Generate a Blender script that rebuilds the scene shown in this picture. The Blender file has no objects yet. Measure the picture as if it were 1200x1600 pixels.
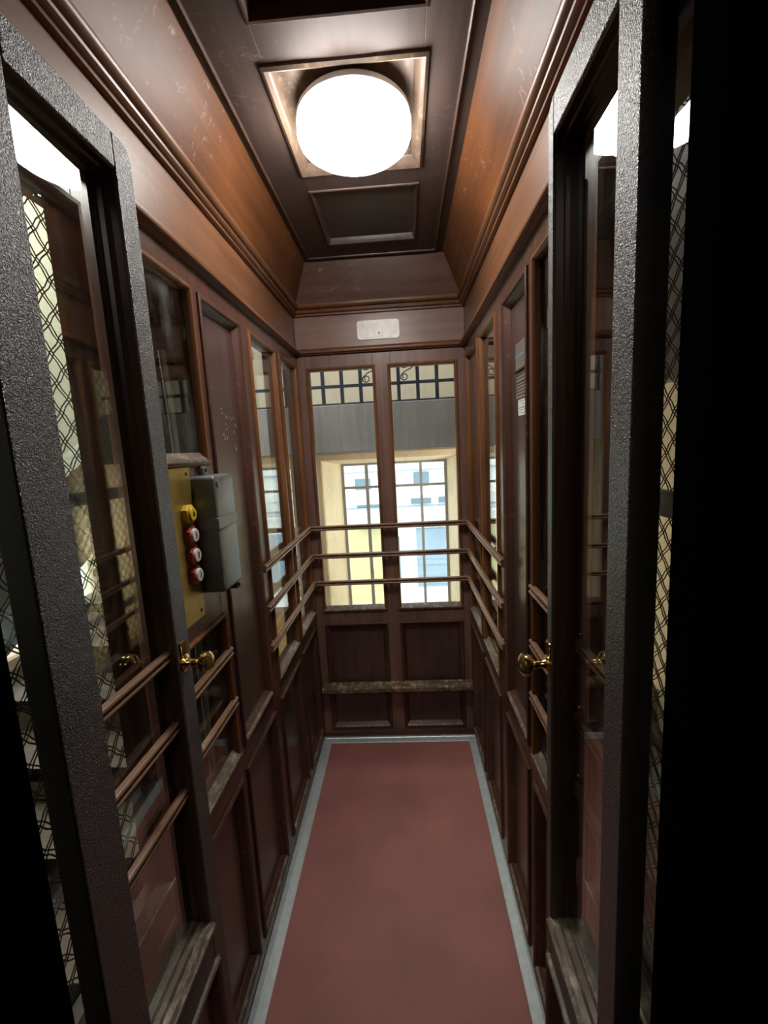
import bpy, bmesh, math, random
from mathutils import Vector, Matrix
random.seed(7)
D = bpy.data
SC = bpy.context.scene
COL = SC.collection
# ------------------------------------------------------------------ helpers
class MB:
    """collects shapes; build() links them as one mesh object"""
    def __init__(s, T=None):
        s.v = []; s.f = []; s.T = T or (lambda a, b, c: (a, b, c))
    def add(s, vs, fs):
        n = len(s.v)
        s.v += [s.T(*p) for p in vs]
        s.f += [tuple(i + n for i in f) for f in fs]
        return s
    def box(s, a0, a1, b0, b1, c0, c1):
        vs = [(a, b, c) for a in (a0, a1) for b in (b0, b1) for c in (c0, c1)]
        return s.add(vs, [(0, 1, 3, 2), (4, 6, 7, 5), (0, 4, 5, 1), (2, 3, 7, 6), (0, 2, 6, 4), (1, 5, 7, 3)])
    def loft(s, rings, closed=True, caps=True):
        n = len(rings[0]); vs = [p for r in rings for p in r]; fs = []
        for k in range(len(rings) - 1):
            for i in range(n if closed else n - 1):
                j = (i + 1) % n
                fs.append((k*n + i, k*n + j, (k+1)*n + j, (k+1)*n + i))
        if caps:
            fs.append(tuple(range(n - 1, -1, -1)))
            fs.append(tuple(range((len(rings)-1)*n, len(rings)*n)))
        return s.add(vs, fs)
    def extr(s, u0, u1, prof, m0=0.0, m1=0.0):
        """profile of (w, v) swept along u; m0/m1 mitre the ends with w"""
        r0 = [(u0 + m0*w, v, w) for w, v in prof]
        r1 = [(u1 + m1*w, v, w) for w, v in prof]
        return s.loft([r0, r1])
    def vext(s, v0, v1, prof):
        """profile of (u, w) swept along v"""
        return s.loft([[(u, v0, w) for u, w in prof], [(u, v1, w) for u, w in prof]])
    def mould(s, u0, u1, v0, v1, prof):
        """mitred picture-frame moulding; profile of (inset, w)"""
        rings = [[(u0+d, v0+d, w), (u1-d, v0+d, w), (u1-d, v1-d, w), (u0+d, v1-d, w)] for d, w in prof]
        return s.loft(rings, True, False)
    def tube(s, path, r, n=8, caps=True):
        P = [Vector(p) for p in path]; rings = []
        for i, p in enumerate(P):
            t = (P[min(i+1, len(P)-1)] - P[max(i-1, 0)]).normalized()
            a = t.cross(Vector((0, 0, 1)))
            if a.length < 1e-3: a = t.cross(Vector((1, 0, 0)))
            a.normalize(); b = t.cross(a)
            rr = r[i] if isinstance(r, (list, tuple)) else r
            rings.append([tuple(p + a*math.cos(2*math.pi*k/n)*rr + b*math.sin(2*math.pi*k/n)*rr) for k in range(n)])
        return s.loft(rings, True, caps)
    def lathe(s, c, axis, prof, n=32, caps=True):
        """profile of (radius, along axis)"""
        A = Vector(axis).normalized(); a = A.orthogonal().normalized(); b = A.cross(a); C0 = Vector(c)
        rings = [[tuple(C0 + A*h + (a*math.cos(2*math.pi*k/n) + b*math.sin(2*math.pi*k/n))*r) for k in range(n)] for r, h in prof]
        return s.loft(rings, True, caps)
    def build(s, name, m, parent=None, bevel=0, smooth=False, seg=2):
        me = D.meshes.new(name); me.from_pydata(s.v, [], s.f); me.update()
        b = bmesh.new(); b.from_mesh(me)
        bmesh.ops.recalc_face_normals(b, faces=b.faces)
        b.to_mesh(me); b.free()
        me.materials.append(m)
        o = D.objects.new(name, me); COL.objects.link(o)
        if parent: o.parent = parent
        if smooth:
            for p in me.polygons: p.use_smooth = True
        if bevel:
            md = o.modifiers.new('edge', 'BEVEL'); md.width = bevel; md.segments = seg
            md.limit_method = 'ANGLE'; md.angle_limit = math.radians(40)
        if smooth:
            md = o.modifiers.new('split', 'EDGE_SPLIT'); md.split_angle = math.radians(38)
        return o
def tag(o, label, cat, group=None, kind=None):
    o['label'] = label; o['category'] = cat
    if group: o['group'] = group
    if kind: o['kind'] = kind
    return o
def empty(name, loc=(0, 0, 0)):
    o = D.objects.new(name, None); COL.objects.link(o); o.location = loc; o.empty_display_size = .05
    return o
def rooted(o, parent):
    """parent a mesh built in world space under an Empty standing elsewhere"""
    o.parent = parent; o.matrix_parent_inverse = Matrix.Translation(parent.location).inverted()
    return o
def arc(cx, cy, r, a0, a1, n):
    return [(cx + r*math.cos(math.radians(a0+(a1-a0)*i/n)), cy + r*math.sin(math.radians(a0+(a1-a0)*i/n))) for i in range(n+1)]
# ------------------------------------------------------------------ materials
def mat(name):
    m = D.materials.new(name); m.use_nodes = True; nt = m.node_tree
    return m, nt, nt.nodes['Principled BSDF']
def node(nt, t, **kw):
    n = nt.nodes.new(t)
    for k, v in kw.items():
        if k in n.inputs: n.inputs[k].default_value = v
        else: setattr(n, k, v)
    return n
def coords(nt, scale, rot=(0, 0, 0)):
    tc = node(nt, 'ShaderNodeTexCoord'); mp = node(nt, 'ShaderNodeMapping')
    mp.inputs['Scale'].default_value = scale; mp.inputs['Rotation'].default_value = rot
    nt.links.new(tc.outputs['Object'], mp.inputs['Vector'])
    return mp.outputs['Vector']
def ramp(nt, fac, stops):
    r = node(nt, 'ShaderNodeValToRGB'); e = r.color_ramp.elements
    while len(e) < len(stops): e.new(.5)
    for el, (p, c) in zip(e, stops): el.position = p; el.color = (*c, 1)
    nt.links.new(fac, r.inputs['Fac']); return r.outputs['Color']
def mixc(nt, fac, a, b, blend='MIX'):
    n = nt.nodes.new('ShaderNodeMix'); n.data_type = 'RGBA'; n.blend_type = blend
    for sock, v in ((n.inputs[0], fac), (n.inputs[6], a), (n.inputs[7], b)):
        if hasattr(v, 'links') or isinstance(v, bpy.types.NodeSocket): nt.links.new(v, sock)
        elif isinstance(v, (int, float)): sock.default_value = v
        else: sock.default_value = (*v, 1)
    return n.outputs[2]
def plain(name, col, rough=.5, metal=0, spec=.5, noise=0, nscale=30, bump=0):
    m, nt, p = mat(name)
    p.inputs['Base Color'].default_value = (*col, 1); p.inputs['Roughness'].default_value = rough
    p.inputs['Metallic'].default_value = metal; p.inputs['Specular IOR Level'].default_value = spec
    if noise or bump:
        v = coords(nt, (nscale,)*3); n = node(nt, 'ShaderNodeTexNoise', Scale=1.0, Detail=5.0)
        nt.links.new(v, n.inputs['Vector'])
        if noise:
            lo = tuple(c*(1-noise) for c in col); hi = tuple(min(1, c*(1+noise)) for c in col)
            nt.links.new(ramp(nt, n.outputs['Fac'], [(.3, lo), (.7, hi)]), p.inputs['Base Color'])
        if bump:
            b = node(nt, 'ShaderNodeBump', Strength=bump, Distance=.002)
            nt.links.new(n.outputs['Fac'], b.inputs['Height']); nt.links.new(b.outputs['Normal'], p.inputs['Normal'])
    return m
def wood(name, dark, light, stretch, rough=.3, wear=None, wear_lo=.62, scuff=0, coat=.0, spec=.45):
    """varnished wood: stretched grain, cloudy tone, optional worn varnish / pale scuffs"""
    m, nt, p = mat(name)
    v = coords(nt, stretch); g = node(nt, 'ShaderNodeTexNoise', Scale=1.0, Detail=6.0, Roughness=.6, Distortion=.3)
    nt.links.new(v, g.inputs['Vector'])
    v2 = coords(nt, (5, 3, 3)); cl = node(nt, 'ShaderNodeTexNoise', Scale=1.0, Detail=3.0)
    nt.links.new(v2, cl.inputs['Vector'])
    c1 = ramp(nt, g.outputs['Fac'], [(.25, dark), (.75, light)])
    c2 = ramp(nt, cl.outputs['Fac'], [(.3, (.72, .72, .74)), (.7, (1.15, 1.1, 1.05))])
    c = mixc(nt, 1.0, c1, c2, 'MULTIPLY')
    rsock = None
    if wear:
        v3 = coords(nt, (38, 26, 60)); w = node(nt, 'ShaderNodeTexNoise', Scale=1.0, Detail=8.0, Roughness=.7)
        nt.links.new(v3, w.inputs['Vector'])
        f = ramp(nt, w.outputs['Fac'], [(wear_lo-.12, (0, 0, 0)), (wear_lo+.08, (1, 1, 1))])
        c = mixc(nt, f, c, wear)
    if scuff:
        v4 = coords(nt, (9, 22, 16), (.5, .9, .3)); s_ = node(nt, 'ShaderNodeTexNoise', Scale=1.0, Detail=3.0, Distortion=2.2)
        nt.links.new(v4, s_.inputs['Vector'])
        f = ramp(nt, s_.outputs['Fac'], [(.625, (0, 0, 0)), (.648, (scuff,)*3), (.67, (0, 0, 0))])
        v5 = coords(nt, (4, 4, 4)); k_ = node(nt, 'ShaderNodeTexNoise', Scale=1.0, Detail=2.0)
        nt.links.new(v5, k_.inputs['Vector'])
        c = mixc(nt, mixc(nt, 1.0, f, ramp(nt, k_.outputs['Fac'], [(.47, (0, 0, 0)), (.58, (1, 1, 1))]), 'MULTIPLY'), c, (.55, .42, .32))
    p.inputs['Roughness'].default_value = rough
    p.inputs['Specular IOR Level'].default_value = spec
    p.inputs['Coat Weight'].default_value = coat; p.inputs['Coat Roughness'].default_value = .18
    nt.links.new(c, p.inputs['Base Color'])
    b = node(nt, 'ShaderNodeBump', Strength=.12, Distance=.001)
    nt.links.new(g.outputs['Fac'], b.inputs['Height']); nt.links.new(b.outputs['Normal'], p.inputs['Normal'])
    return m
def glass(name, tint=(.93, .96, .94), dirt=.03, n_=1.52):
    m = D.materials.new(name); m.use_nodes = True; nt = m.node_tree
    for n in list(nt.nodes): nt.nodes.remove(n)
    out = node(nt, 'ShaderNodeOutputMaterial')
    geo = node(nt, 'ShaderNodeNewGeometry')
    ior = node(nt, 'ShaderNodeMapRange'); ior.inputs['To Min'].default_value = n_; ior.inputs['To Max'].default_value = 1/n_
    nt.links.new(geo.outputs['Backfacing'], ior.inputs['Value'])
    fr = node(nt, 'ShaderNodeFresnel'); nt.links.new(ior.outputs['Result'], fr.inputs['IOR'])
    tr = node(nt, 'ShaderNodeBsdfTransparent'); tr.inputs['Color'].default_value = (*tint, 1)
    gl = node(nt, 'ShaderNodeBsdfGlossy'); gl.inputs['Roughness'].default_value = .0
    gl.inputs['Color'].default_value = (1, 1, 1, 1)
    mx = node(nt, 'ShaderNodeMixShader')
    nt.links.new(fr.outputs['Fac'], mx.inputs['Fac']); nt.links.new(tr.outputs[0], mx.inputs[1]); nt.links.new(gl.outputs[0], mx.inputs[2])
    df = node(nt, 'ShaderNodeBsdfDiffuse'); df.inputs['Color'].default_value = (.55, .55, .5, 1)
    v = coords(nt, (14, 14, 5)); nz = node(nt, 'ShaderNodeTexNoise', Scale=1.0, Detail=7.0, Roughness=.75)
    nt.links.new(v, nz.inputs['Vector'])
    f = ramp(nt, nz.outputs['Fac'], [(.5, (0, 0, 0)), (.8, (dirt*4,)*3)])
    mx2 = node(nt, 'ShaderNodeMixShader')
    nt.links.new(f, mx2.inputs['Fac']); nt.links.new(mx.outputs[0], mx2.inputs[1]); nt.links.new(df.outputs[0], mx2.inputs[2])
    nt.links.new(mx2.outputs[0], out.inputs['Surface'])
    return m
def emit(name, col, s):
    m, nt, p = mat(name)
    p.inputs['Base Color'].default_value = (.8, .8, .8, 1); p.inputs['Emission Color'].default_value = (*col, 1)
    p.inputs['Emission Strength'].default_value = s; return m

DK = (.056, .026, .020); LT = (.125, .058, .041)
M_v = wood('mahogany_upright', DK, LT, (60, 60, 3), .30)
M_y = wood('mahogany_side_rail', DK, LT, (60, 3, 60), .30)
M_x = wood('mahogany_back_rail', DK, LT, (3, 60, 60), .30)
M_panel = wood('mahogany_panel', (.052, .029, .026), (.105, .058, .050), (45, 45, 3), .40, scuff=.10, coat=.35, spec=.5)
M_frz = wood('frieze_wood', (.105, .044, .022), (.21, .092, .042), (50, 2.5, 40), .42, scuff=.12)
M_frzb = wood('frieze_back_lit', (.19, .110, .086), (.32, .190, .148), (2.5, 50, 40), .36)  # frieze wood lightened, brighter light at the back put into the colour
M_cove = wood('cove_wood', (.080, .029, .012), (.19, .070, .024), (40, 2.2, 30), .50, scuff=.55, spec=.3)
M_coveb = wood('cove_back_lit', (.09, .045, .033), (.17, .088, .064), (2.2, 40, 30), .36, scuff=.4)  # cove wood paled for the brighter light at the back end
M_ceil = wood('ceiling_wood', (.046, .030, .026), (.092, .060, .051), (30, 2.2, 30), .58, scuff=.16, spec=.35)
M_coffer = wood('coffer_wood', (.050, .043, .040), (.095, .082, .075), (4, 40, 40), .5)
M_trimw = wood('moulding_wood', (.105, .043, .020), (.21, .090, .038), (40, 3, 40), .38, spec=.35)
M_panm = wood('panel_moulding_wood', (.058, .026, .018), (.11, .050, .034), (50, 50, 3), .42, wear=(.26, .20, .14), wear_lo=.70, spec=.3)
M_vb = wood('mahogany_back_lit', (.145, .080, .063), (.265, .152, .120), (60, 60, 3), .38)  # same mahogany as the sides, lightened for light and haze at the back
M_ceilm = wood('ceiling_moulding_wood', (.05, .028, .022), (.11, .060, .044), (30, 3, 30), .4)
M_trimv = wood('bead_wood', (.115, .046, .018), (.25, .102, .036), (50, 50, 3), .40, spec=.35)
M_bar = wood('worn_bar_wood', (.15, .078, .048), (.31, .178, .115), (40, 3, 40), .30, wear=(.42, .30, .20), wear_lo=.68)
M_sill = wood('worn_sill_wood', (.085, .064, .052), (.20, .155, .122), (50, 3, 50), .38, wear=(.42, .36, .27), wear_lo=.62)
M_ledge = wood('worn_ledge_wood', (.060, .036, .022), (.16, .105, .060), (3, 40, 40), .42, wear=(.46, .38, .24), wear_lo=.60)
M_lampframe = wood('lamp_panel_wood', (.085, .058, .042), (.17, .118, .085), (30, 4, 30), .36, wear=(.30, .23, .16), wear_lo=.66)
M_glass = glass('window_glass'); M_doorglass = glass('door_glass', (.92, .95, .93), .012, 1.75)
M_glassclean = glass('daylight_glass', (.97, .98, .98), .004)
# hammered dark paint on the doors
M_ham, nt, p = mat('hammered_paint')
p.inputs['Base Color'].default_value = (.048, .042, .042, 1); p.inputs['Roughness'].default_value = .36; p.inputs['Specular IOR Level'].default_value = 1.0
v = coords(nt, (400, 400, 400)); n1 = node(nt, 'ShaderNodeTexNoise', Scale=1.0, Detail=2.0, Distortion=1.0); nt.links.new(v, n1.inputs['Vector'])
b = node(nt, 'ShaderNodeBump', Strength=1.0, Distance=.003); nt.links.new(n1.outputs['Fac'], b.inputs['Height']); nt.links.new(b.outputs['Normal'], p.inputs['Normal'])
M_doordark = plain('door_reveal_paint', (.012, .009, .008), .4)
M_dooredge = wood('door_inner_wood', (.030, .016, .011), (.075, .036, .020), (50, 50, 3), .3)
M_brass = plain('polished_brass', (.78, .55, .22), .18, 1.0)
M_plate = plain('dull_brass_plate', (.42, .30, .085), .42, .75, noise=.12, nscale=25)
M_screw = plain('dark_screw', (.05, .045, .04), .4, .8)
M_box = plain('grey_cast_metal', (.17, .18, .173), .42, .35, noise=.10, nscale=18)
M_red = plain('red_button_housing', (.42, .045, .035), .35)
M_white = plain('white_button_cap', (.82, .80, .74), .35)
M_yel = plain('yellow_button_cap', (.85, .56, .03), .35)
M_ink = plain('black_ink', (.012, .012, .012), .6)
M_ink2 = plain('blue_grey_ink', (.15, .25, .33), .6)
M_paper = plain('label_paper', (.78, .78, .78), .55)
M_steel = plain('brushed_steel_plate', (.33, .31, .29), .36, .7, noise=.15, nscale=60)
M_tan = plain('engraved_plate', (.38, .32, .24), .4, .5, noise=.15, nscale=80)
M_alu = plain('aluminium_edge_strip', (.60, .66, .67), .38, .35, noise=.10, nscale=40)
M_lino, nt, p = mat('red_linoleum')
v = coords(nt, (420, 420, 420)); n1 = node(nt, 'ShaderNodeTexNoise', Scale=1.0, Detail=3.0); nt.links.new(v, n1.inputs['Vector'])
v = coords(nt, (5, 5, 5)); n2 = node(nt, 'ShaderNodeTexNoise', Scale=1.0, Detail=5.0); nt.links.new(v, n2.inputs['Vector'])
c = mixc(nt, 1.0, ramp(nt, n1.outputs['Fac'], [(.35, (.33, .122, .102)), (.65, (.42, .168, .142))]), ramp(nt, n2.outputs['Fac'], [(.3, (.82, .86, .86)), (.7, (1.08, 1.05, 1.05))]), 'MULTIPLY')
nt.links.new(c, p.inputs['Base Color']); p.inputs['Roughness'].default_value = .55
b = node(nt, 'ShaderNodeBump', Strength=.25, Distance=.001); nt.links.new(n1.outputs['Fac'], b.inputs['Height']); nt.links.new(b.outputs['Normal'], p.inputs['Normal'])
M_plaque = plain('worn_plaque', (.84, .79, .72), .35, noise=.16, nscale=45)
M_lamp = emit('lamp_diffuser', (1.0, .97, .92), 23.0)
M_ring = plain('lamp_base_ring', (.72, .72, .70), .4)
M_creamr = plain('warm_cream_plaster', (.76, .64, .42), .8, noise=.05, nscale=3)
M_cream_shade = plain('shaded_cream_plaster', (.56, .50, .41), .8, noise=.05, nscale=3)  # cream plaster greyed down, shade behind the railing put into the colour
M_wire = plain('dark_wire', (.030, .028, .027), .4, .6)
M_iron = plain('haze_blue_iron', (.045, .060, .10), .45, .3)  # dark iron; the navy tint stands for haze over the view
M_darkiron = plain('shaft_iron', (.030, .031, .032), .45, .4)
M_cream = plain('cream_plaster', (.72, .69, .56), .8, noise=.05, nscale=3)
M_creamw = plain('reveal_plaster', (.86, .77, .58), .75, noise=.04, nscale=3)
M_casing = plain('casing_paint', (.60, .46, .32), .6, noise=.06, nscale=6)
M_slab, nt, p = mat('grey_slab_paint')
v = coords(nt, (30, 8, 2.5)); n1 = node(nt, 'ShaderNodeTexNoise', Scale=1.0, Detail=6.0, Roughness=.65); nt.links.new(v, n1.inputs['Vector'])
nt.links.new(ramp(nt, n1.outputs['Fac'], [(.3, (.31, .30, .325)), (.62, (.385, .375, .40)), (.78, (.54, .52, .51))]), p.inputs['Base Color']); p.inputs['Roughness'].default_value = .6
M_stone = plain('grey_stair_stone', (.42, .42, .37), .5, noise=.32, nscale=11)
M_tread = plain('terracotta_tread', (.15, .115, .09), .5, noise=.2, nscale=12)
M_tile = plain('tan_landing_floor', (.42, .29, .13), .5, noise=.15, nscale=8)
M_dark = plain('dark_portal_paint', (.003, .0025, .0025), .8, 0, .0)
M_shaft = plain('dark_shaft_floor', (.06, .055, .05), .8)
M_conduit = plain('grey_conduit', (.36, .36, .33), .4, .4)
M_tray = plain('grey_blue_tray', (.16, .19, .21), .45, .3)
M_facade = plain('pale_facade', (.80, .80, .78), .8, noise=.05, nscale=.8)
M_facadey = plain('yellow_render', (.50, .45, .24), .8)
M_blue = plain('blue_grey_shutter', (.26, .34, .42), .6)
M_sign = plain('blue_sign_panel', (.13, .19, .25), .5)
M_asphalt = plain('pale_street', (.5, .5, .48), .8, noise=.1, nscale=2)
M_mull = plain('grey_window_bar', (.26, .25, .25), .5)

# ------------------------------------------------------------------ dimensions
XL, XR, YB = -.484, .304, 2.14
ZF, ZC = 1.952, 2.126
YF = .36
TL = lambda u, v, w: (XL + w, u, v)
TR = lambda u, v, w: (XR - w, u, v)
TB = lambda u, v, w: (u, YB - w, v)
WT = .046
winprof = [(-.013, -.001), (-.012, .005), (-.008, .0085), (-.003, .0075), (.0005, .003), (.002, -.003), (.002, -.0105)]
panprof = [(-.011, -.001), (-.010, .005), (-.005, .008), (.001, .006), (.005, .000), (.010, -.006), (.016, -.012), (.018, -.017)]
sillprof = lambda v: [(-.0105, v + .020), (-.004, v + .014), (-.002, v + .010), (.004, v + .007), (.006, v + .003), (.010, v + .002), (.011, v - .002), (.008, v - .007), (-.001, v - .008), (-.0105, v - .008)]
def barprof(v, w0, k=1.0):
    p = [(w0, v - .0125*k), (w0 + .003, v - .013*k)]
    for c in (-.007, .007):
        p += [(w0 + .003 + .010*k*math.sin(math.radians(a)), v + c*k - .006*k*math.cos(math.radians(a))) for a in range(20, 161, 20)]
        if c < 0: p.append((w0 + .005, v))
    return p + [(w0 + .003, v + .013*k), (w0, v + .0125*k)]
NW = [0]
def make_wall(name, T, bays, u0, u1, ztop, label, mcar, bottom=0.0):
    """stiles and rails as one carcass; panels are children, windows are structures of their own"""
    w = MB(T); cur = u0; jobs = []
    for b0, b1, ops in bays:
        w.box(cur, b0, bottom, ztop, -WT, 0); cur = b1
        z = bottom
        for v0, v1, kind, info in ops:
            w.box(b0, b1, z, v0, -WT, 0); z = v1
            jobs.append((b0, b1, v0, v1, kind, info))
        w.box(b0, b1, z, ztop, -WT, 0)
    w.box(cur, u1, bottom, ztop, -WT, 0)
    root = w.build(name, mcar, None, .0012)
    tag(root, label, 'wall', None, 'structure')
    for b0, b1, v0, v1, kind, info in jobs:
        if kind == 'panel':
            MB(T).box(b0, b1, v0, v1, -.034, -.017).build('panel', M_panel, root)
            MB(T).mould(b0, b1, v0, v1, panprof).build('panel_moulding', M_panm, root, 0, True)
            MB(T).extr(b0 + .006, b1 - .006, [(-.017, v0 + .012), (-.010, v0 + .011), (-.006, v0 + .006), (-.001, v0 + .006), (.005, v0 + .003), (.007, v0 - .001), (.004, v0 - .005), (-.001, v0 - .006), (-.017, v0 + .002)]).build('panel_bottom_bead', M_sill, root, 0, True)
            MB(T).extr(b0 - .008, b1 + .008, [(-.001, v1 + .008), (.005, v1 + .0075), (.007, v1 + .005), (.005, v1 + .001), (-.001, v1 - .001)]).build('panel_top_bead', M_sill, root, 0, True)
        if kind == 'window':
            NW[0] += 1
            f = MB(T).mould(b0, b1, v0, v1, winprof).build('window_%d' % NW[0], M_trimv, None, 0, True)
            tag(f, info['label'], 'window', None, 'structure')
            gw, gt = info.get('glass', (-.0095, 0))
            MB(lambda u, v, w, T=T, b0=b0, gt=gt: T(u, v, w + gt*(u - b0))).box(b0 + .001, b1 - .001, v0 + .001, v1 - .001, gw - .004, gw).build('glass_pane', M_glass, f)
            MB(T).extr(b0 - .012, b1 + .012, sillprof(v0)).build('window_sill', M_sill, f, 0, True)
            for z in info.get('bars', []):
                MB(T).extr(b0 - .02, b1 + .02, barprof(z, .0)).build('guard_bar', M_bar, f, 0, True)
    return root
ZS, ZT = .700, 1.886
LOW = (.066, .612, 'panel', None)
bars3 = [1.140, .998, .858]
wl = make_wall('wall_left', TL, [
    (.385, .705, [LOW, (ZS, ZT, 'window', dict(label='tall cab window behind the open left door leaf'))]),
    (.800, 1.060, [LOW, (ZS, 1.088, 'window', dict(label='low dark cab window with two wooden bars under the brass button plate', bars=[.990, .848])),
                   (1.492, ZT, 'window', dict(label='short upper cab window above the brass button plate'))]),
    (1.118, 1.374, [LOW, (ZS, ZT, 'panel', None)]),
    (1.470, 1.745, [LOW, (ZS, ZT, 'window', dict(label='left wall cab window beside the speckled wooden panel'))]),
    (1.822, 2.088, [LOW, (ZS, ZT, 'window', dict(label='left wall cab window next to the back corner'))])],
    YF, YB + WT, ZF, 'dark mahogany panelled cab wall carrying the brass button plate', M_v)
wr = make_wall('wall_right', TR, [
    (.385, .705, [LOW, (ZS, ZT, 'window', dict(label='tall cab window behind the open right door leaf', glass=(-.010, .028)))]),
    (.780, 1.036, [LOW, (ZS, ZT, 'window', dict(label='cab window with three short bars beside the right door knob', bars=bars3))]),
    (1.100, 1.338, [LOW, (ZS, ZT, 'panel', None)]),
    (1.452, 1.718, [LOW, (ZS, ZT, 'window', dict(label='right wall cab window beside the panel with the notices'))]),
    (1.790, 2.080, [LOW, (ZS, ZT, 'window', dict(label='right wall cab window next to the back corner'))])],
    YF, YB + WT, ZF, 'dark mahogany panelled cab wall carrying the white notice', M_v)
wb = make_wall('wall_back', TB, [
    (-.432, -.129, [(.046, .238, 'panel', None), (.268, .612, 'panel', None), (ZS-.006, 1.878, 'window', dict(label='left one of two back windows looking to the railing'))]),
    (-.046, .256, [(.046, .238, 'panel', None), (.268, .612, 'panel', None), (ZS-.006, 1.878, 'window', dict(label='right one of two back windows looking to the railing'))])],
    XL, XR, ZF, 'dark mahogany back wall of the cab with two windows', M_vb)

# frieze boards above the windows
tr_n = [0]
def trim(mb, m, label, bev=0, smooth=False):
    tr_n[0] += 1
    o = mb.build('trim_%d' % tr_n[0], m, None, bev, smooth)
    return tag(o, label, 'trim', None, 'structure')
frz = lambda u0, u1, T, m0, m1: MB(T).extr(u0, u1, [(-WT, ZF - .001), (-.002, ZF - .001), (-.002, 2.34), (-WT, 2.34)])
trim(frz(YF, YB + WT, TL, 0, 0), M_frz, 'orange-brown frieze board along the left wall above the windows')
trim(frz(YF, YB + WT, TR, 0, 0), M_frz, 'orange-brown frieze board along the right wall above the windows')
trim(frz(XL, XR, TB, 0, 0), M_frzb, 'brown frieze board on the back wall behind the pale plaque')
mprof = [(-.004, ZF - .004), (.014, ZF - .004), (.016, ZF + .001), (.023, ZF + .0015), (.0245, ZF + .006), (.0235, ZF + .012), (.015, ZF + .015), (.012, ZF + .021), (.005, ZF + .025), (-.004, ZF + .026)]
cprof = [(-.004, ZC - .004), (.010, ZC - .004), (.010, ZC + .004), (.016, ZC + .005), (.021, ZC + .009), (.022, ZC + .014), (.018, ZC + .018), (.012, ZC + .019), (.012, ZC + .023), (.022, ZC + .024), (.028, ZC + .028), (.031, ZC + .034), (.031, ZC + .040), (.024, ZC + .0405), (.024, ZC + .046), (.020, ZC + .050), (-.004, ZC + .052)]
for prof, nm in ((mprof, 'narrow moulding under the frieze'), (cprof, 'stepped cornice above the frieze')):
    trim(MB(TL).extr(YF, YB, prof, 0, -1), M_trimw, nm + ', left wall', 0, True)
    trim(MB(TR).extr(YF, YB, prof, 0, -1), M_trimw, nm + ', right wall', 0, True)
    trim(MB(TB).extr(XL, XR, prof, 1, -1), M_trimw, nm + ', back wall', 0, True)

# ------------------------------------------------------------------ ceiling
ZK = 2.33
CX0, CX1, CYB = -.392, .203, 2.062
cz = MB()
cof = [(-.263, .082, 1.545, 1.915), (-.263, .082, 1.076, 1.445), (-.263, .082, .600, .968)]
ys = [YF, .600, .968, 1.076, 1.445, 1.545, 1.915, CYB + .05]
cz.box(CX0 - .04, -.263, YF, CYB + .05, ZK, ZK + .03); cz.box(.082, CX1 + .04, YF, CYB + .05, ZK, ZK + .03)
for i in (0, 2, 4, 6): cz.box(-.263, .082, ys[i], ys[i+1], ZK, ZK + .03)
ceil = tag(cz.build('ceiling', M_ceil, None, .001), 'dark wooden coffered cab ceiling', 'ceiling', None, 'structure')
MB().box(-.263, .082, 1.545, 1.915, ZK + .018, ZK + .03).build('coffer_panel', M_coffer, ceil)
MB().box(-.263, .082, 1.076, 1.445, ZK + .014, ZK + .03).build('lamp_panel', M_lampframe, ceil)
MB().box(-.263, .082, .600, .968, ZK + .024, ZK + .034).build('coffer_panel', M_coffer, ceil)
TC = lambda u, v, w: (u, v, ZK - w)
cmp_ = [(-.006, -.001), (-.005, .003), (-.002, .005), (.002, .003), (.004, -.002), (.008, -.009), (.009, -.024)]
for k, (x0, x1, y0, y1) in enumerate(cof):
    MB(TC).mould(x0, x1, y0, y1, cmp_ if k != 1 else [(-.012, -.001), (-.011, .006), (-.004, .010), (.004, .006), (.010, -.001), (.017, -.008), (.020, -.014)]).build('coffer_moulding', M_lampframe if k == 1 else M_ceilm, ceil, 0, True)
pm = [(0, -.001), (.001, .004), (.004, .006), (.007, .004), (.008, -.001)]
MB(TC).mould(-.379, .177, .30, 2.036, pm).build('border_moulding', M_ceilm, ceil, 0, True)
cv = [(.020, ZC + .050), (.092, ZK + .006), (.092, ZK + .02), (.010, ZC + .056)]
MB(TL).extr(YF, YB, cv, 0, -1).build('cove_panel', M_cove, ceil)
MB(TR).extr(YF, YB, [(a + (.009 if a > .05 else 0), c) for a, c in cv], 0, -1).build('cove_panel', M_cove, ceil)
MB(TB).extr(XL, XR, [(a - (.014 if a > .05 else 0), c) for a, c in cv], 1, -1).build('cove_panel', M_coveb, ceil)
# round ceiling lamp
LX, LY = -.086, 1.212
lamp = empty('ceiling_light', (LX, LY, ZK - .014)); tag(lamp, 'round glowing white ceiling light on the cab ceiling panel', 'ceiling light')
rooted(MB().lathe((LX, LY, 0), (0, 0, 1), [(.128, ZK - .014), (.134, ZK - .014), (.139, ZK - .020), (.139, ZK - .030), (.132, ZK - .034), (.120, ZK - .034)], 64).build('base_ring', M_ring, None, 0, True), lamp)
rooted(MB().lathe((LX, LY, 0), (0, 0, 1), [(.134, ZK - .030), (.1405, ZK - .038), (.1405, ZK - .062), (.136, ZK - .074), (.124, ZK - .083), (.100, ZK - .089), (.06, ZK - .093), (.02, ZK - .0945)], 64).build('diffuser', M_lamp, None, 0, True), lamp)

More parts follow.
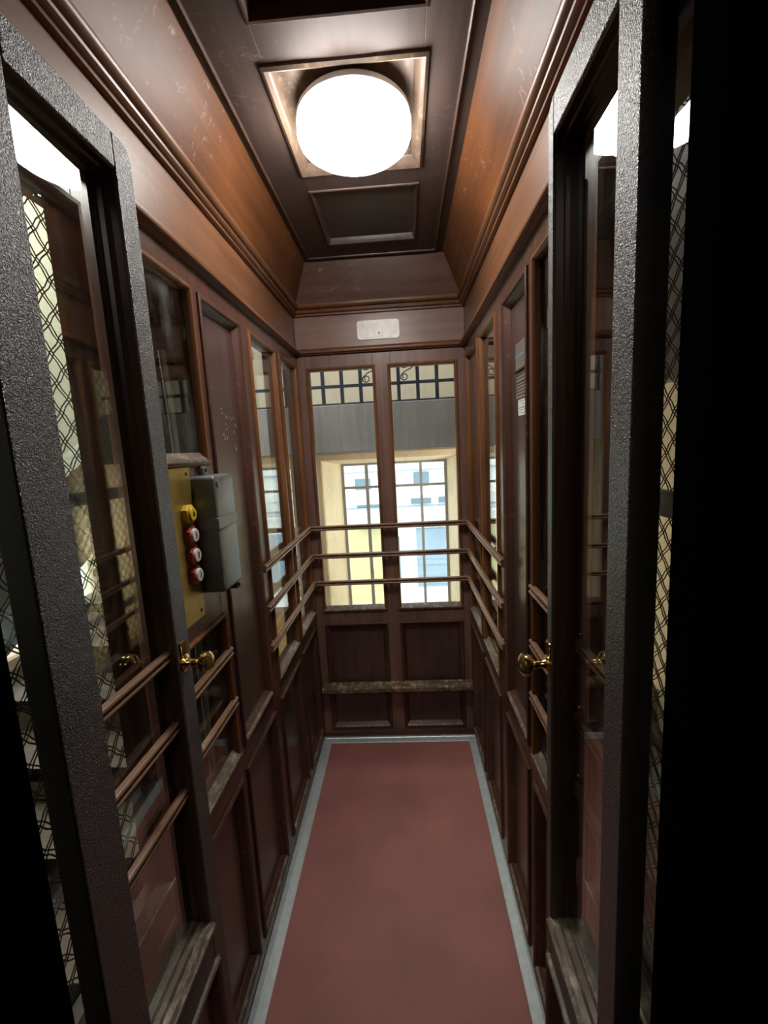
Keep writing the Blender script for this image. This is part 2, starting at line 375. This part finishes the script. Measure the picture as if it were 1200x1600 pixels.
# ------------------------------------------------------------------ floor
fl = tag(MB().box(-.437, .268, YF - .02, 2.064, -.03, 0).build('floor', M_lino), 'red speckled linoleum cab floor', 'floor', None, 'structure')
tf = MB()
tp = lambda s: [(0, -.03), (0, .004), (.012, .006), (.016, .003), (.040, .0015), (.046, -.001), (.046, -.03)]
for T, u0, u1, m0, m1, wd in ((lambda u, v, w: (XL + .001 + w, u, v), YF - .02, YB - .026, 0, -1, 1), (lambda u, v, w: (.315 - w, u, v), YF - .02, YB - .026, 0, -1, 1), (lambda u, v, w: (u, YB - .026 - w, v), XL + .001, .315, 1, -1, 1)):
    q = MB(T).extr(u0, u1, tp(1), m0, m1); tf.v += q.v; n = len(tf.v) - len(q.v); tf.f += [tuple(i + n for i in f) for f in q.f]
tag(tf.build('trim_floor_edge', M_alu, None, .0006), 'pale aluminium edge strip round the red cab floor', 'trim', None, 'structure')
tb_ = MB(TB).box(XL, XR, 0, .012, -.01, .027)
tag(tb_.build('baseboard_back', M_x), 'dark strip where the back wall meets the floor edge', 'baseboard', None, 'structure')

# ------------------------------------------------------------------ handrails and ledge
for z, lb in ((1.126, 'topmost'), (.985, 'middle one'), (.847, 'lowest')):
    r = empty('handrail', (-.09, YB - .03, z)); tag(r, lb + ' of three slim wooden handrails round the back of the cab', 'handrail', 'slim handrails round the cab back')
    WB = .032
    rooted(MB(lambda u, v, w: (XL + .006 + w, u, v)).extr(1.385, YB - WB, barprof(z, 0), 0, -1).build('side_bar', M_bar, None, 0, True), r)
    rooted(MB(lambda u, v, w: (XR - .006 - w, u, v)).extr(1.345, YB - WB, barprof(z, 0), 0, -1).build('side_bar', M_bar, None, 0, True), r)
    rooted(MB(lambda u, v, w: (u, YB - WB - w, v)).extr(XL + .006, XR - .006, barprof(z, 0), 1, -1).build('back_bar', M_bar, None, 0, True), r)
    for T, us in ((TL, (1.43, 1.78)), (TR, (1.39, 1.75))):
        for u in us: rooted(MB(T).box(u - .008, u + .008, z - .009, z + .009, -.002, .012).build('spacer', M_bar), r)
    for u in (-.455, -.088, .28): rooted(MB(TB).box(u - .008, u + .008, z - .009, z + .009, -.002, WB + .008).build('spacer', M_bar), r)
lg = MB(TB).extr(XL + .012, XR - .003, [(-.001, .262), (.048, .262), (.057, .266), (.060, .275), (.058, .288), (.048, .294), (-.001, .296)])
tag(lg.build('wooden_ledge', M_ledge, None, 0, True), 'chipped wooden ledge across the back wall low above the floor', 'ledge')

# plaque on the back frieze
def rrect(u0, u1, v0, v1, r, n=5):
    return arc(u1-r, v0+r, r, -90, 0, n) + arc(u1-r, v1-r, r, 0, 90, n) + arc(u0+r, v1-r, r, 90, 180, n) + arc(u0+r, v0+r, r, 180, 270, n)
pq = empty('plaque', (-.091, YB, 2.003)); tag(pq, 'small worn pale plaque on the back frieze above the windows', 'plaque')
o = MB(TB); pts = rrect(-.190, .006, 2.003, 2.088, .014)
o.loft([[(u, v, -.002) for u, v in pts], [(u, v, .003) for u, v in pts]]); rooted(o.build('face', M_plaque), pq)
o = MB(TB); o.lathe((-.089, 2.030, .003), (0, 0, 1), [(.004, 0), (.004, .002), (.002, .003)], 10); rooted(o.build('screw', M_screw), pq)

# ------------------------------------------------------------------ button panel (left wall)
cp = empty('button_panel', (XL, .885, 1.135)); tag(cp, 'brass lift button plate on the left wall', 'button panel')
o = MB(TL); o.box(.838, .967, 1.136, 1.484, -.002, .004); rooted(o.build('plate', M_plate, None, .0015), cp)
def octo(u, v, r, ch): return [(u-r+ch, v-r), (u+r-ch, v-r), (u+r, v-r+ch), (u+r, v+r-ch), (u+r-ch, v+r), (u-r+ch, v+r), (u-r, v+r-ch), (u-r, v-r+ch)]
for u, v in ((.862, 1.466), (.950, 1.466), (.862, 1.153), (.950, 1.153)):
    o = MB(TL); o.lathe((u, v, .004), (0, 0, 1), [(.004, 0), (.004, .001), (.0025, .002)], 12); rooted(o.build('screw', M_screw), cp)
for v, body, cap, txt in ((1.379, M_yel, M_yel, None), (1.332, M_red, M_white, '5'), (1.287, M_red, M_white, '3'), (1.242, M_red, M_white, '1')):
    u = .930
    o = MB(TL); a = octo(u, v, .0195, .009); b2 = octo(u, v, .0175, .008)
    o.loft([[(p, q, .003) for p, q in a], [(p, q, .013) for p, q in a], [(p, q, .016) for p, q in b2]])
    hb = rooted(o.build('button', body), cp); hb['label'] = ('yellow alarm button' if txt is None else 'red-rimmed button with the digit ' + txt)
    o = MB(TL); o.lathe((u, v, .012), (0, 0, 1), [(.0150, 0), (.0150, .008), (.0135, .0095), (.004, .010)], 28)
    rooted(o.build('button_cap', cap, None, 0, True), cp).parent = hb
    if txt:
        cu = D.curves.new('digit', 'FONT'); cu.body = txt; cu.size = .019; cu.extrude = .0003; cu.align_x = 'CENTER'; cu.align_y = 'CENTER'
        t0 = D.objects.new('digit_curve', cu); COL.objects.link(t0)
        me = D.meshes.new_from_object(t0.evaluated_get(bpy.context.evaluated_depsgraph_get())); D.objects.remove(t0); D.curves.remove(cu)
        me.materials.clear(); me.materials.append(M_ink)
        to = D.objects.new('digit', me); COL.objects.link(to); to.parent = hb
        to.matrix_parent_inverse = hb.matrix_basis.inverted()
        to.matrix_world = Matrix(((0, 0, 1, XL + .0226), (1, 0, 0, u), (0, 1, 0, v), (0, 0, 0, 1)))
    else:   # bell sign: little bell outline
        o = MB(TL); bl = [(-.005, -.004), (.005, -.004), (.0035, -.001), (.003, .003), (.0012, .006), (-.0012, .006), (-.003, .003), (-.0035, -.001)]
        o.loft([[(u+p, v+q, .0218) for p, q in bl], [(u+p, v+q, .0226) for p, q in bl]]); rooted(o.build('bell_sign', M_ink), cp).parent = hb
# cast metal box
bxr = empty('metal_box', (XL, 1.03, 1.18)); tag(bxr, 'grey cast metal junction box beside the lift buttons', 'junction box')
def rbox(mb, u0, u1, v0, v1, w0, w1, r, dr=.006):
    a = rrect(u0, u1, v0, v1, r); c0, c1 = (u0+u1)/2, (v0+v1)/2
    def sc(k): return [(c0 + (u-c0)*(1 - k/(u1-u0)*2), c1 + (v-c1)*(1 - k/(v1-v0)*2)) for u, v in a]
    rings = [[(u, v, w0) for u, v in a], [(u, v, w1 - dr) for u, v in a], [(u, v, w1 - dr*.35) for u, v in sc(dr*.3)], [(u, v, w1) for u, v in sc(dr)]]
    return mb.loft(rings)
o = rbox(MB(TL), .973, 1.085, 1.184, 1.345, 0, .054, .010); rooted(o.build('body', M_box, None, 0, True), bxr)
o = rbox(MB(TL), .972, 1.086, 1.344, 1.458, 0, .0545, .010); rooted(o.build('lid', M_box, None, 0, True), bxr)
o = MB(TL); o.box(.9705, 1.0875, 1.334, 1.362, 0, .0565); rooted(o.build('seam_band', M_box, None, .003), bxr)
for u, v in ((1.030, 1.466), (1.078, 1.176)):
    o = rbox(MB(TL), u - .011, u + .011, v - .013, v + .013, 0 if v > 1.3 else .026, .012 if v > 1.3 else .046, .006, .003); lug = rooted(o.build('lug', M_box, None, 0, True), bxr)
    o = MB(TL); o.lathe((u, v + (.004 if v > 1.3 else -.004), .012 if v > 1.3 else .046), (0, 0, 1), [(.005, 0), (.005, .002), (.003, .003)], 12); rooted(o.build('screw', M_screw), bxr).parent = lug
o = MB(TL); o.lathe((.990, 1.440, .054), (0, 0, 1), [(.008, 0), (.008, .003), (.005, .004)], 16); rooted(o.build('lid_screw', M_box, None, 0, True), bxr)
# flexible conduit behind the upper left window
cpath = []; cr = []
for i in range(520):
    z = -1.295 + 3.05*i/519; t = max(0, (z - 1.3)/.45)
    cpath.append((XL - .056 - .02*t*t, 1.030 + .03*t, z)); cr.append(.0095 if i % 2 else .0080)
tag(MB().tube(cpath, cr, 10).build('flexible_conduit', M_conduit, None, 0, True), 'grey ribbed flexible conduit outside the upper left window', 'conduit')

# paint chips on the left panel
cb = [(1.232, 1.632, .004, .003), (1.236, 1.620, .003, .003), (1.262, 1.612, .003, .006), (1.282, 1.611, .004, .002), (1.300, 1.607, .003, .003), (1.318, 1.612, .003, .002), (1.326, 1.590, .003, .007), (1.254, 1.590, .0025, .003), (1.258, 1.577, .0025, .004), (1.232, 1.560, .004, .005), (1.238, 1.549, .004, .004), (1.256, 1.553, .0035, .007), (1.312, 1.570, .0025, .005), (1.316, 1.520, .005, .006), (1.308, 1.530, .002, .006)]
o = MB(TL)
for u, v, a, b_ in cb:
    pts = [(u + a*math.cos(k*math.pi/4)*random.uniform(.7, 1.15), v + b_*math.sin(k*math.pi/4)*random.uniform(.7, 1.15)) for k in range(8)]
    o.loft([[(p, q, -.0172) for p, q in pts], [(p, q, -.0166) for p, q in pts]])
ch = o.build('chip_marks', plain('bare_wood_chips', (.42, .34, .27), .6), wl); ch['label'] = 'pale chip marks in the varnish'

# ------------------------------------------------------------------ notices on the right panel
PW = -.017
n1_ = empty('metal_notice_plate', (XR + .015, 1.205, 1.684)); tag(n1_, 'grey metal plate on the right panel, topmost of three notices', 'notice plate')
o = MB(TR); o.box(1.153, 1.256, 1.686, 1.757, PW, PW + .006); rooted(o.build('plate', M_steel, None, .001), n1_)
o = MB(TR); o.box(1.150, 1.154, 1.684, 1.760, PW, PW + .009); o.box(1.154, 1.258, 1.682, 1.687, PW, PW + .009); rooted(o.build('edge', M_ink), n1_)
o = MB(TR); o.box(1.154, 1.255, 1.720, 1.725, PW + .006, PW + .0066); rooted(o.build('printed_line', M_ink2), n1_)
n2_ = empty('engraved_plate', (XR + .015, 1.205, 1.612)); tag(n2_, 'tan plate with lines of small lettering between grey plate and white label', 'notice plate')
o = MB(TR); o.box(1.154, 1.258, 1.613, 1.681, PW, PW + .004); rooted(o.build('plate', M_tan, None, .001), n2_)
o = MB(TR)
for i, z in enumerate((1.672, 1.664, 1.655, 1.646, 1.638, 1.630, 1.622)):
    u = 1.160
    while u < 1.250:
        d = random.uniform(.004, .012); o.box(u, min(u + d, 1.252), z - .0014 - (.002 if i == 2 else 0), z + .0014, PW + .004, PW + .0044); u += d + .003
rooted(o.build('lettering', M_ink), n2_)
n3_ = empty('white_label', (XR + .015, 1.200, 1.567)); tag(n3_, 'white paper label with blue print on the right panel', 'label')
o = MB(TR); o.box(1.156, 1.249, 1.568, 1.611, PW, PW + .0015); rooted(o.build('paper', M_paper), n3_)
o = MB(TR)
for z, a, b_, h in ((1.605, 1.166, 1.240, .0016), (1.597, 1.192, 1.212, .003), (1.588, 1.168, 1.238, .0028), (1.582, 1.172, 1.232, .0014), (1.574, 1.185, 1.222, .0018)):
    u = a
    while u < b_:
        d = random.uniform(.004, .011); o.box(u, min(u + d, b_), z - h/2, z + h/2, PW + .0015, PW + .0018); u += d + .002
rooted(o.build('lettering', M_ink2), n3_)

# ------------------------------------------------------------------ door leaves
def leaf(name, T, y0, yi0, yi1, y1, knob_y, knob_z, slant, bw, bt, label):
    """T maps (y, z, w): w = 0 is the face towards the cab, negative is away from it"""
    zb, zt, zi0, zi1, th = .02, 1.968, .640, 1.918, .044
    root = empty(name, T(y0, zb, -th/2)); tag(root, label, 'door', None, 'structure')
    w = MB(T)
    w.vext(zb, zt, [(y0, 0), (yi0, 0), (yi0, -th), (y0 + slant, -th)])
    w.box(yi0, yi1, zi1, zt, -th, 0)
    w.box(yi0, yi1, .555, zi0, -th, 0); w.box(yi0, yi1, zb, .10, -th, 0)
    r = .022
    pts = [(yi1, zb), (y1, zb)] + arc(y1 - r, zt - r, r, 0, 90, 6) + [(yi1, zt)]
    w.loft([[(u, v, -th) for u, v in pts], [(u, v, 0) for u, v in pts]])
    rooted(w.build('frame', M_ham, None, .003, False, 3), root)
    ins = MB(T)
    ins.mould(yi0, yi1, zi0, zi1, [(0, -.003), (.002, -.004), (.003, -.014), (.006, -.016), (.006, -.022), (.009, -.028), (.009, -th + .003), (0, -th + .002)])
    rooted(ins.build('glazing_bead', M_dooredge), root)
    GT = lambda u, v, w: T(u, v, w - (.026 if bt else .032) - bt*(u - yi0))   # the old pane sits slightly askew in its rebate
    rooted(MB(GT).box(yi0 + .001, yi1 - .001, zi0 + .001, zi1 - .001, 0, .004).build('glass_pane', M_doorglass), root)
    rooted(MB(T).extr(yi0 - .004, yi1 + .004, [(-.036, zi0 + .024), (-.026, zi0 + .020), (-.023, zi0 + .014), (-.014, zi0 + .014), (-.011, zi0 + .008), (-.001, zi0 + .007), (.003, zi0 + .002), (.006, zi0 + .001), (.007, zi0 - .003), (.003, zi0 - .008), (-.001, zi0 - .009), (-.036, zi0 - .004)]).build('glass_sill', M_sill, None, 0, True), root)
    for z in (1.172, 1.045, .917):
        rooted(MB(T).extr(yi0 - .002, yi1 + .002, barprof(z, bw, .78)).build('guard_bar', M_bar, None, 0, True), root)
    rooted(MB(T).box(yi0, yi1, .10, .555, -th + .006, -.014).build('lower_panel', M_panel), root)
    rooted(MB(T).mould(yi0, yi1, .10, .555, [(a, b_ - .001) for a, b_ in panprof]).build('panel_moulding', M_panm, None, 0, True), root)
    rooted(MB(T).extr(yi0 - .004, yi1 + .004, [(-.001, .568), (.006, .567), (.008, .563), (.006, .558), (-.001, .556)]).build('panel_top_bead', M_sill, None, 0, True), root)
    kn = MB(T); kn.lathe((knob_y, knob_z, 0), (0, 0, 1), [(.015, -.001), (.015, .003), (.009, .006), (.0065, .012), (.0065, .022), (.009, .026), (.0155, .030), (.019, .036), (.0185, .043), (.012, .049), (.004, .051)], 28)
    k = rooted(kn.build('door_knob', M_brass, None, 0, True), root); k['label'] = 'polished brass knob'
    es = MB(T); es.box(knob_y - .010, knob_y + .010, knob_z - .012, knob_z + .040, -.001, .0025); rooted(es.build('lock_plate', M_brass, None, .002), root)
    return root
leaf('door_1', lambda u, v, w: (-.395 + w, u, v), .432, .500, .681, .725, .700, 1.150, .012, -.020, .030, 'dark hammered door leaf folded open against the left wall')
leaf('door_2', lambda u, v, w: (.227 - w, u, v), .455, .502, .690, .712, .703, 1.128, .022, -.043, .0, 'dark hammered door leaf folded open against the right wall')

# ------------------------------------------------------------------ cab front, landing portal and stairwell
SX0, SX1, SYB, SZ0, SZ1 = -1.95, 1.45, 3.90, -1.30, 3.25
def struct(mb, name, m, label, cat, bev=0): return tag(mb.build(name, m, None, bev), label, cat, None, 'structure')
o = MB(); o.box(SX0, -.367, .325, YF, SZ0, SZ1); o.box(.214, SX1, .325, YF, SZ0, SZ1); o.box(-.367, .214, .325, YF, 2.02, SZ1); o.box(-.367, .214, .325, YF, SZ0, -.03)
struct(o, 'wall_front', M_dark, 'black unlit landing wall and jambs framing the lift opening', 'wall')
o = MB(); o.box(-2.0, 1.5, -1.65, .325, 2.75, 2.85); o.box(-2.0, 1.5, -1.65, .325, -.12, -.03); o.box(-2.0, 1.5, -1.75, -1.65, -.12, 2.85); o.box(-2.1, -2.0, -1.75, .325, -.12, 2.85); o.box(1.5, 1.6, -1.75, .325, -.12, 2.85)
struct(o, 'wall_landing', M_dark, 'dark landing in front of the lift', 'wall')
# stairwell shell: left wall with a daylight opening, right wall, back wall with the deep window
WLY0, WLY1, WLZ0, WLZ1 = 1.80, 2.60, .58, .95
o = MB(); o.box(SX0 - .1, SX0, YF, WLY0, SZ0, SZ1); o.box(SX0 - .1, SX0, WLY1, SYB, SZ0, SZ1); o.box(SX0 - .1, SX0, WLY0, WLY1, SZ0, WLZ0); o.box(SX0 - .1, SX0, WLY0, WLY1, WLZ1, SZ1)
struct(o, 'wall_stair_left', M_cream, 'cream stairwell wall seen through the left mesh', 'wall')
struct(MB().box(SX1, SX1 + .1, YF, SYB, SZ0, SZ1), 'wall_stair_right', M_creamr, 'cream stairwell wall seen through the right mesh', 'wall')
BX0, BX1, BZ0, BZ1 = -.728, .456, -.05, 1.412
o = MB(); o.box(SX0 - .1, BX0, SYB, 4.18, SZ0, SZ1); o.box(BX1, SX1 + .1, SYB, 4.18, SZ0, SZ1); o.box(BX0, BX1, SYB, 4.18, BZ1 + .0, SZ1); o.box(BX0, BX1, SYB, 4.18, SZ0, BZ0)
struct(o, 'wall_stair_back', M_cream_shade, 'cream wall beyond the cab around the deep daylight window', 'wall')
struct(MB().box(SX0 - .1, SX1 + .1, .30, 4.18, SZ1, SZ1 + .1), 'ceiling_stair', M_cream, 'cream stairwell ceiling', 'ceiling')
struct(MB().box(SX0 - .1, SX1 + .1, .30, 4.18, SZ0 - .1, SZ0), 'floor_stair', M_shaft, 'dark floor at the foot of the shaft', 'floor')
# splayed reveal and window
RX0, RX1, RZ1 = -.592, .394, 1.368
rv = MB()
rv.add([(BX0, SYB - .002, BZ0), (RX0, 4.15, BZ0), (RX0, 4.15, RZ1), (BX0, SYB - .002, BZ1), (BX0 - .02, 4.17, BZ0), (BX0 - .02, 4.17, BZ1)], [(0, 1, 2, 3), (1, 4, 5, 2), (0, 3, 5, 4)])
rv.add([(BX1, SYB - .002, BZ0), (RX1, 4.15, BZ0), (RX1, 4.15, RZ1), (BX1, SYB - .002, BZ1), (BX1 + .02, 4.17, BZ0), (BX1 + .02, 4.17, BZ1)], [(0, 1, 2, 3), (1, 4, 5, 2), (0, 3, 5, 4)])
rv.add([(BX0, SYB - .002, BZ1), (BX1, SYB - .002, BZ1), (RX1, 4.15, RZ1), (RX0, 4.15, RZ1), (BX0, 4.17, BZ1 + .02), (BX1, 4.17, BZ1 + .02)], [(0, 1, 2, 3), (3, 2, 5, 4), (0, 4, 5, 1)])
NW[0] += 1
wn = rv.build('window_%d' % NW[0], M_creamw); tag(wn, 'deep splayed daylight window with grey bars beyond the cab', 'window', None, 'structure')
o = MB(lambda u, v, w: (u, SYB - w, v)); o.mould(BX0 - .052, BX1 + .052, BZ0 - .05, BZ1 + .055, [(0, -.001), (.001, .018), (.045, .022), (.052, .010), (.054, -.001)]); o.build('casing', M_casing, wn)
gx = [RX0 + .01, -.357, -.099, .153, RX1 - .01]
o = MB()
for i, x in enumerate(gx): o.box(x - (.015 if i == 1 else .012), x + (.015 if i == 1 else .012), 4.140, 4.165, BZ0, RZ1)
for z in (RZ1 - .008, 1.142, .500, BZ0 + .02): o.box(RX0, RX1, 4.142, 4.163, z - .012, z + .012)
o.build('window_bars', M_mull, wn)
MB().box(RX0, RX1, 4.150, 4.154, BZ0, RZ1).build('glass_pane', M_glassclean, wn)
o = MB(); o.box(-.349, -.337, 4.10, 4.145, .315, .345); o.box(-.352, -.334, 4.09, 4.102, .27, .35); o.build('casement_catch', M_mull, wn)
NW[0] += 1
o = MB(lambda u, v, w: (SX0 + w, u, v)); o.mould(WLY0, WLY1, WLZ0, WLZ1, [(-.05, -.001), (-.05, .015), (0, .015), (.01, 0), (.012, -.05)])
w2 = o.build('window_%d' % NW[0], M_casing); tag(w2, 'bright stair window glimpsed through the left door glass', 'window', None, 'structure')
MB(lambda u, v, w: (SX0 + w, u, v)).box(WLY0, WLY1, WLZ0, WLZ1, -.055, -.05).build('glass_pane', M_glassclean, w2)
# landing slab beyond the cab with iron railing
struct(MB().box(SX0, SX1, 2.99, SYB - .03, 1.485, 1.800), 'slab_landing', M_slab, 'streaky dark grey landing slab edge seen through the back windows', 'landing slab', .004)
struct(MB().box(SX0, SX1, 2.50, SYB, -.14, 0), 'floor_landing', M_tile, 'tan landing floor beyond the cab', 'floor')
rl = empty('iron_railing', (-.1, 3.02, 1.80)); tag(rl, 'dark haze-tinted iron railing with a scroll on the grey landing slab', 'railing')
x = -.518 - 10*.1265
while x < .98:
    rooted(MB().box(x - .0115, x + .0115, 3.004, 3.024, 1.80, 2.62).build('baluster', M_iron), rl); x += .1265
rooted(MB().box(-1.90, 1.0, 3.008, 3.020, 1.912, 1.932).build('lower_rail', M_iron), rl)
rooted(MB().box(-1.90, 1.0, 3.004, 3.024, 2.600, 2.625).build('top_rail', M_iron), rl)
rooted(MB().box(-1.90, 1.0, 3.000, 3.026, 1.796, 1.812).build('foot_rail', M_iron), rl)
for x0 in (-.265, -.012):
    sp = [(x0 + .040 - .026*(1 - .62*t)*math.cos(t*7.6), 3.014, 1.962 - .026*(1 - .62*t)*math.sin(t*7.6)) for t in [i/30 for i in range(31)]]
    pre = [(x0 + .014 + .104*t, 3.014, 1.962 + .085*t + .022*math.sin(t*math.pi)*(1 - 2*t)) for t in [1 - i/12 for i in range(12)]]
    rooted(MB().tube(pre + sp, .0042, 6).build('scroll', M_iron, None, 0, True), rl)
    rooted(MB().tube([(x0 + .040 + .030*math.cos(a*math.pi/12), 3.014, 2.045 + .026*math.sin(a*math.pi/12)) for a in range(25)], .0042, 6).build('scroll', M_iron, None, 0, True), rl)
# stair flights on the left
def flight(name, x0, x1, ys, zs, n, run, rise, dirn, label, mt, drop):
    r = empty(name, (x1, ys, zs)); tag(r, label, 'staircase', None, 'structure')
    tr = MB()
    for i in range(n):
        y = ys + dirn*run*i; z = zs + rise*i - drop
        if i % 2 == 0: rooted(MB().box(x1 - .04, x1 - .022, y + .10, y + .118, z - .02, zs + rise*i + .02).build('baluster', M_darkiron), r)
        a, b_ = sorted((y, y + dirn*(run + .02))); tr.box(x0, x1 - .05, a, b_, z - .04, z); 
        c_, d_ = sorted((y, y + dirn*.02)); tr.box(x0, x1 - .05, c_, d_, z - rise, z)
    rooted(tr.build('treads', mt), r)
    ye, ze = ys + dirn*run*n, zs + rise*n
    def band(z0, z1, xa, xb, nm, m):
        q = MB(); q.loft([[(xa, ys, zs + z0), (xb, ys, zs + z0), (xb, ys, zs + z1), (xa, ys, zs + z1)], [(xa, ye, ze + z0), (xb, ye, ze + z0), (xb, ye, ze + z1), (xa, ye, ze + z1)]])
        rooted(q.build(nm, m, None, .003), r)
    band(-.12, .055, x1 - .06, x1, 'stringer', M_stone); band(.045, .070, x1 - .075, x1 + .015, 'stringer_cap', M_stone)
    band(-.175, -.115, x1 - .075, x1 + .02, 'stringer_moulding', M_stone); band(-.16 - drop - rise, -.05 - drop - rise, x0, x1 - .03, 'soffit', M_stone)
    return r
flight('stair_flight', -1.90, -.90, .45, 1.05, 9, .255, .1335, 1, 'grey stone stair flight rising beyond the left mesh', M_tread, 1.25)
struct(MB().box(.80, .86, YF, 2.62, 1.66, SZ1), 'wall_added_upper', M_slab, 'dark grey added panel beyond the top of the right mesh', 'wall')  # added panel, keeps the view through the upper right mesh dark
# shaft cage: crimped wire mesh screens with iron rails
def screen(x, y0, y1, z0, z1, pitch, label, rails, posts):
    r = empty('mesh_screen', (x, (y0+y1)/2, z0)); tag(r, label, 'mesh screen', None)
    m = MB(); dd = pitch; g = .0055
    slope = 1.15          # steepness of the diagonals (dz/dy)
    L = (z1 - z0)/slope
    st = .010
    for sgn in (1, -1):
        c = y0 - L if sgn > 0 else y0
        while c < (y1 if sgn > 0 else y1 + L):
            for off in (-g, g):
                P = []; nseg = int((z1 - z0)/.019)
                for i in range(nseg + 1):
                    z = z0 + (z1 - z0)*i/nseg
                    y = c + off + sgn*(z - z0)/slope + (.0022 if (i % 2) else -.0022)
                    if y0 <= y <= y1: P.append((x + (.0015 if sgn > 0 else -.0015), y, z))
                    elif P: break
                if len(P) > 2: m.tube(P, .0017, 4)
            c += dd
    rooted(m.build('wire_mesh', M_wire), r)
    for z, h in rails: rooted(MB().box(x - .012, x + .012, y0, y1, z - h/2, z + h/2).build('rail', M_darkiron, None, .002), r)
    for y, h in posts: rooted(MB().box(x - .015, x + .015, y - h/2, y + h/2, z0, z1).build('post', M_darkiron, None, .002), r)
    return r
screen(-.74, .40, 1.95, -.55, 2.35, .054, 'dark crimped wire mesh screen outside the left cab windows', [(-.2, .05), (2.33, .05)], [(1.93, .05)])
screen(.62, .40, 2.72, -.75, 2.35, .054, 'dark crimped wire mesh screen outside the right cab windows', [(1.335, .062), (.725, .035), (-.1, .05), (2.33, .05)], [(2.66, .05)])
gp = empty('guide_rail', (-.60, 1.2, -1.2)); tag(gp, 'dark steel lift guide rail outside the upper left window', 'guide rail')
rooted(MB().box(-.63, -.590, 1.150, 1.42, SZ0, SZ1).build('channel', M_darkiron, None, .003), gp)
rooted(MB().box(-.590, -.565, 1.195, 1.212, SZ0, SZ1).build('blade', M_darkiron, None, .002), gp)
# ------------------------------------------------------------------ street beyond the deep window
struct(MB().box(-9, 9, 4.6, 15, -3.3, -3.2), 'street', M_asphalt, 'pale street outside the daylight window', 'street')
bd = empty('building', (0, 12, -3.2)); tag(bd, 'overexposed pale facade across the street beyond the window', 'building')
def bpart(nm, m, *a): return rooted(MB().box(*a).build(nm, m), bd)
bpart('wall', M_facade, -9, 9, 12, 13, -3.2, 9)
bpart('yellow_wall', M_facadey, -3.2, -.55, 11.94, 12, -3.2, -.6)
bpart('shutter', M_blue, .25, 3.0, 11.92, 12, -2.4, -.75)
bpart('cornice', M_facade, -9, 9, 11.85, 12, .20, .30)
bpart('cornice', M_facade, -9, 9, 11.85, 12, -.32, -.24)
bpart('awning', M_blue, -1.35, -.35, 11.7, 12, -.62, -.56)
bpart('awning', M_blue, .1, 1.7, 11.7, 12, -.60, -.55)
bpart('gutter', M_blue, -3, 3, 11.9, 12, .86, .89)
bpart('ledge', M_blue, -3, 3, 11.88, 12, -.13, -.10)
bpart('door', M_sign, -.42, -.22, 11.9, 12, -2.2, -.95)
bpart('kerb_band', M_blue, .3, 3, 11.88, 11.92, -1.75, -1.62)
bpart('kerb_band', M_blue, .3, 3, 11.88, 11.92, -2.30, -2.10)
for x, z, w_, h in ((-1.15, .55, .42, .30), (.45, .62, .42, .36), (.42, .02, .55, .14), (1.15, .03, .50, .14), (-.35, .6, .16, .42), (1.35, .65, .10, .45), (-1.0, -.05, .70, .05)):
    wd = bpart('window', M_sign, x - w_/2, x + w_/2, 11.93, 12, z - h/2, z + h/2)
# ------------------------------------------------------------------ light
W = D.worlds.new('daylight'); SC.world = W; W.use_nodes = True
bg = W.node_tree.nodes['Background']; bg.inputs['Color'].default_value = (.90, .96, 1.0, 1); bg.inputs['Strength'].default_value = 2.3
def area(name, loc, size, power, col, rot=(0, 0, 0)):
    l = D.lights.new(name, 'AREA'); l.shape = 'RECTANGLE'; l.size, l.size_y = size; l.energy = power; l.color = col
    o = D.objects.new(name, l); COL.objects.link(o); o.location = loc; o.rotation_euler = rot; return o
area('stair_light', (-1.45, 1.9, 3.2), (.5, 1.6), 27, (1, .99, .93))
area('stair_light', (1.05, 3.2, .9), (.4, .4), 10, (1, .93, .78), (math.radians(90), 0, 0))
area('stair_light', (-.1, 3.0, 3.2), (1.4, .4), 12, (1, .96, .90))
area('landing_fill', (-.05, -1.1, 2.6), (.5, .5), 3.2, (1, .93, .82), (math.radians(20), 0, 0))  # added fill behind the camera, lifts door reveals and panels
area('stair_light', (-.1, 3.15, 1.47), (1.0, .25), 6, (1, .93, .80), (math.radians(15), 0, 0))  # added light under the slab, brightens the daylit window reveal
# ------------------------------------------------------------------ camera
cam = D.cameras.new('camera'); co = D.objects.new('camera', cam); COL.objects.link(co)
cam.sensor_fit = 'HORIZONTAL'; cam.sensor_width = 36; cam.lens = 687.0/1200*36; cam.clip_start = .01; cam.clip_end = 60
pi_, ya, ro = [math.radians(a) for a in (-8.2676, -2.9085, -2.9852)]
fw = Vector((math.sin(ya)*math.cos(pi_), math.cos(ya)*math.cos(pi_), math.sin(pi_))); rt = Vector((math.cos(ya), -math.sin(ya), 0)); up = rt.cross(fw)
r2 = rt*math.cos(ro) + up*math.sin(ro); u2 = -rt*math.sin(ro) + up*math.cos(ro)
co.matrix_world = Matrix(((r2.x, u2.x, -fw.x, 0), (r2.y, u2.y, -fw.y, 0), (r2.z, u2.z, -fw.z, 1.5), (0, 0, 0, 1)))
SC.camera = co
vs = SC.view_settings; SC.display_settings.display_device = 'sRGB'
vs.view_transform = 'Standard'; vs.look = 'None'; vs.gamma = 1; vs.use_curve_mapping = False; vs.exposure = 1.0
cy = SC.cycles; cy.max_bounces = 10; cy.transparent_max_bounces = 24; cy.glossy_bounces = 6; cy.diffuse_bounces = 5; cy.sample_clamp_indirect = 6; cy.use_denoising = True
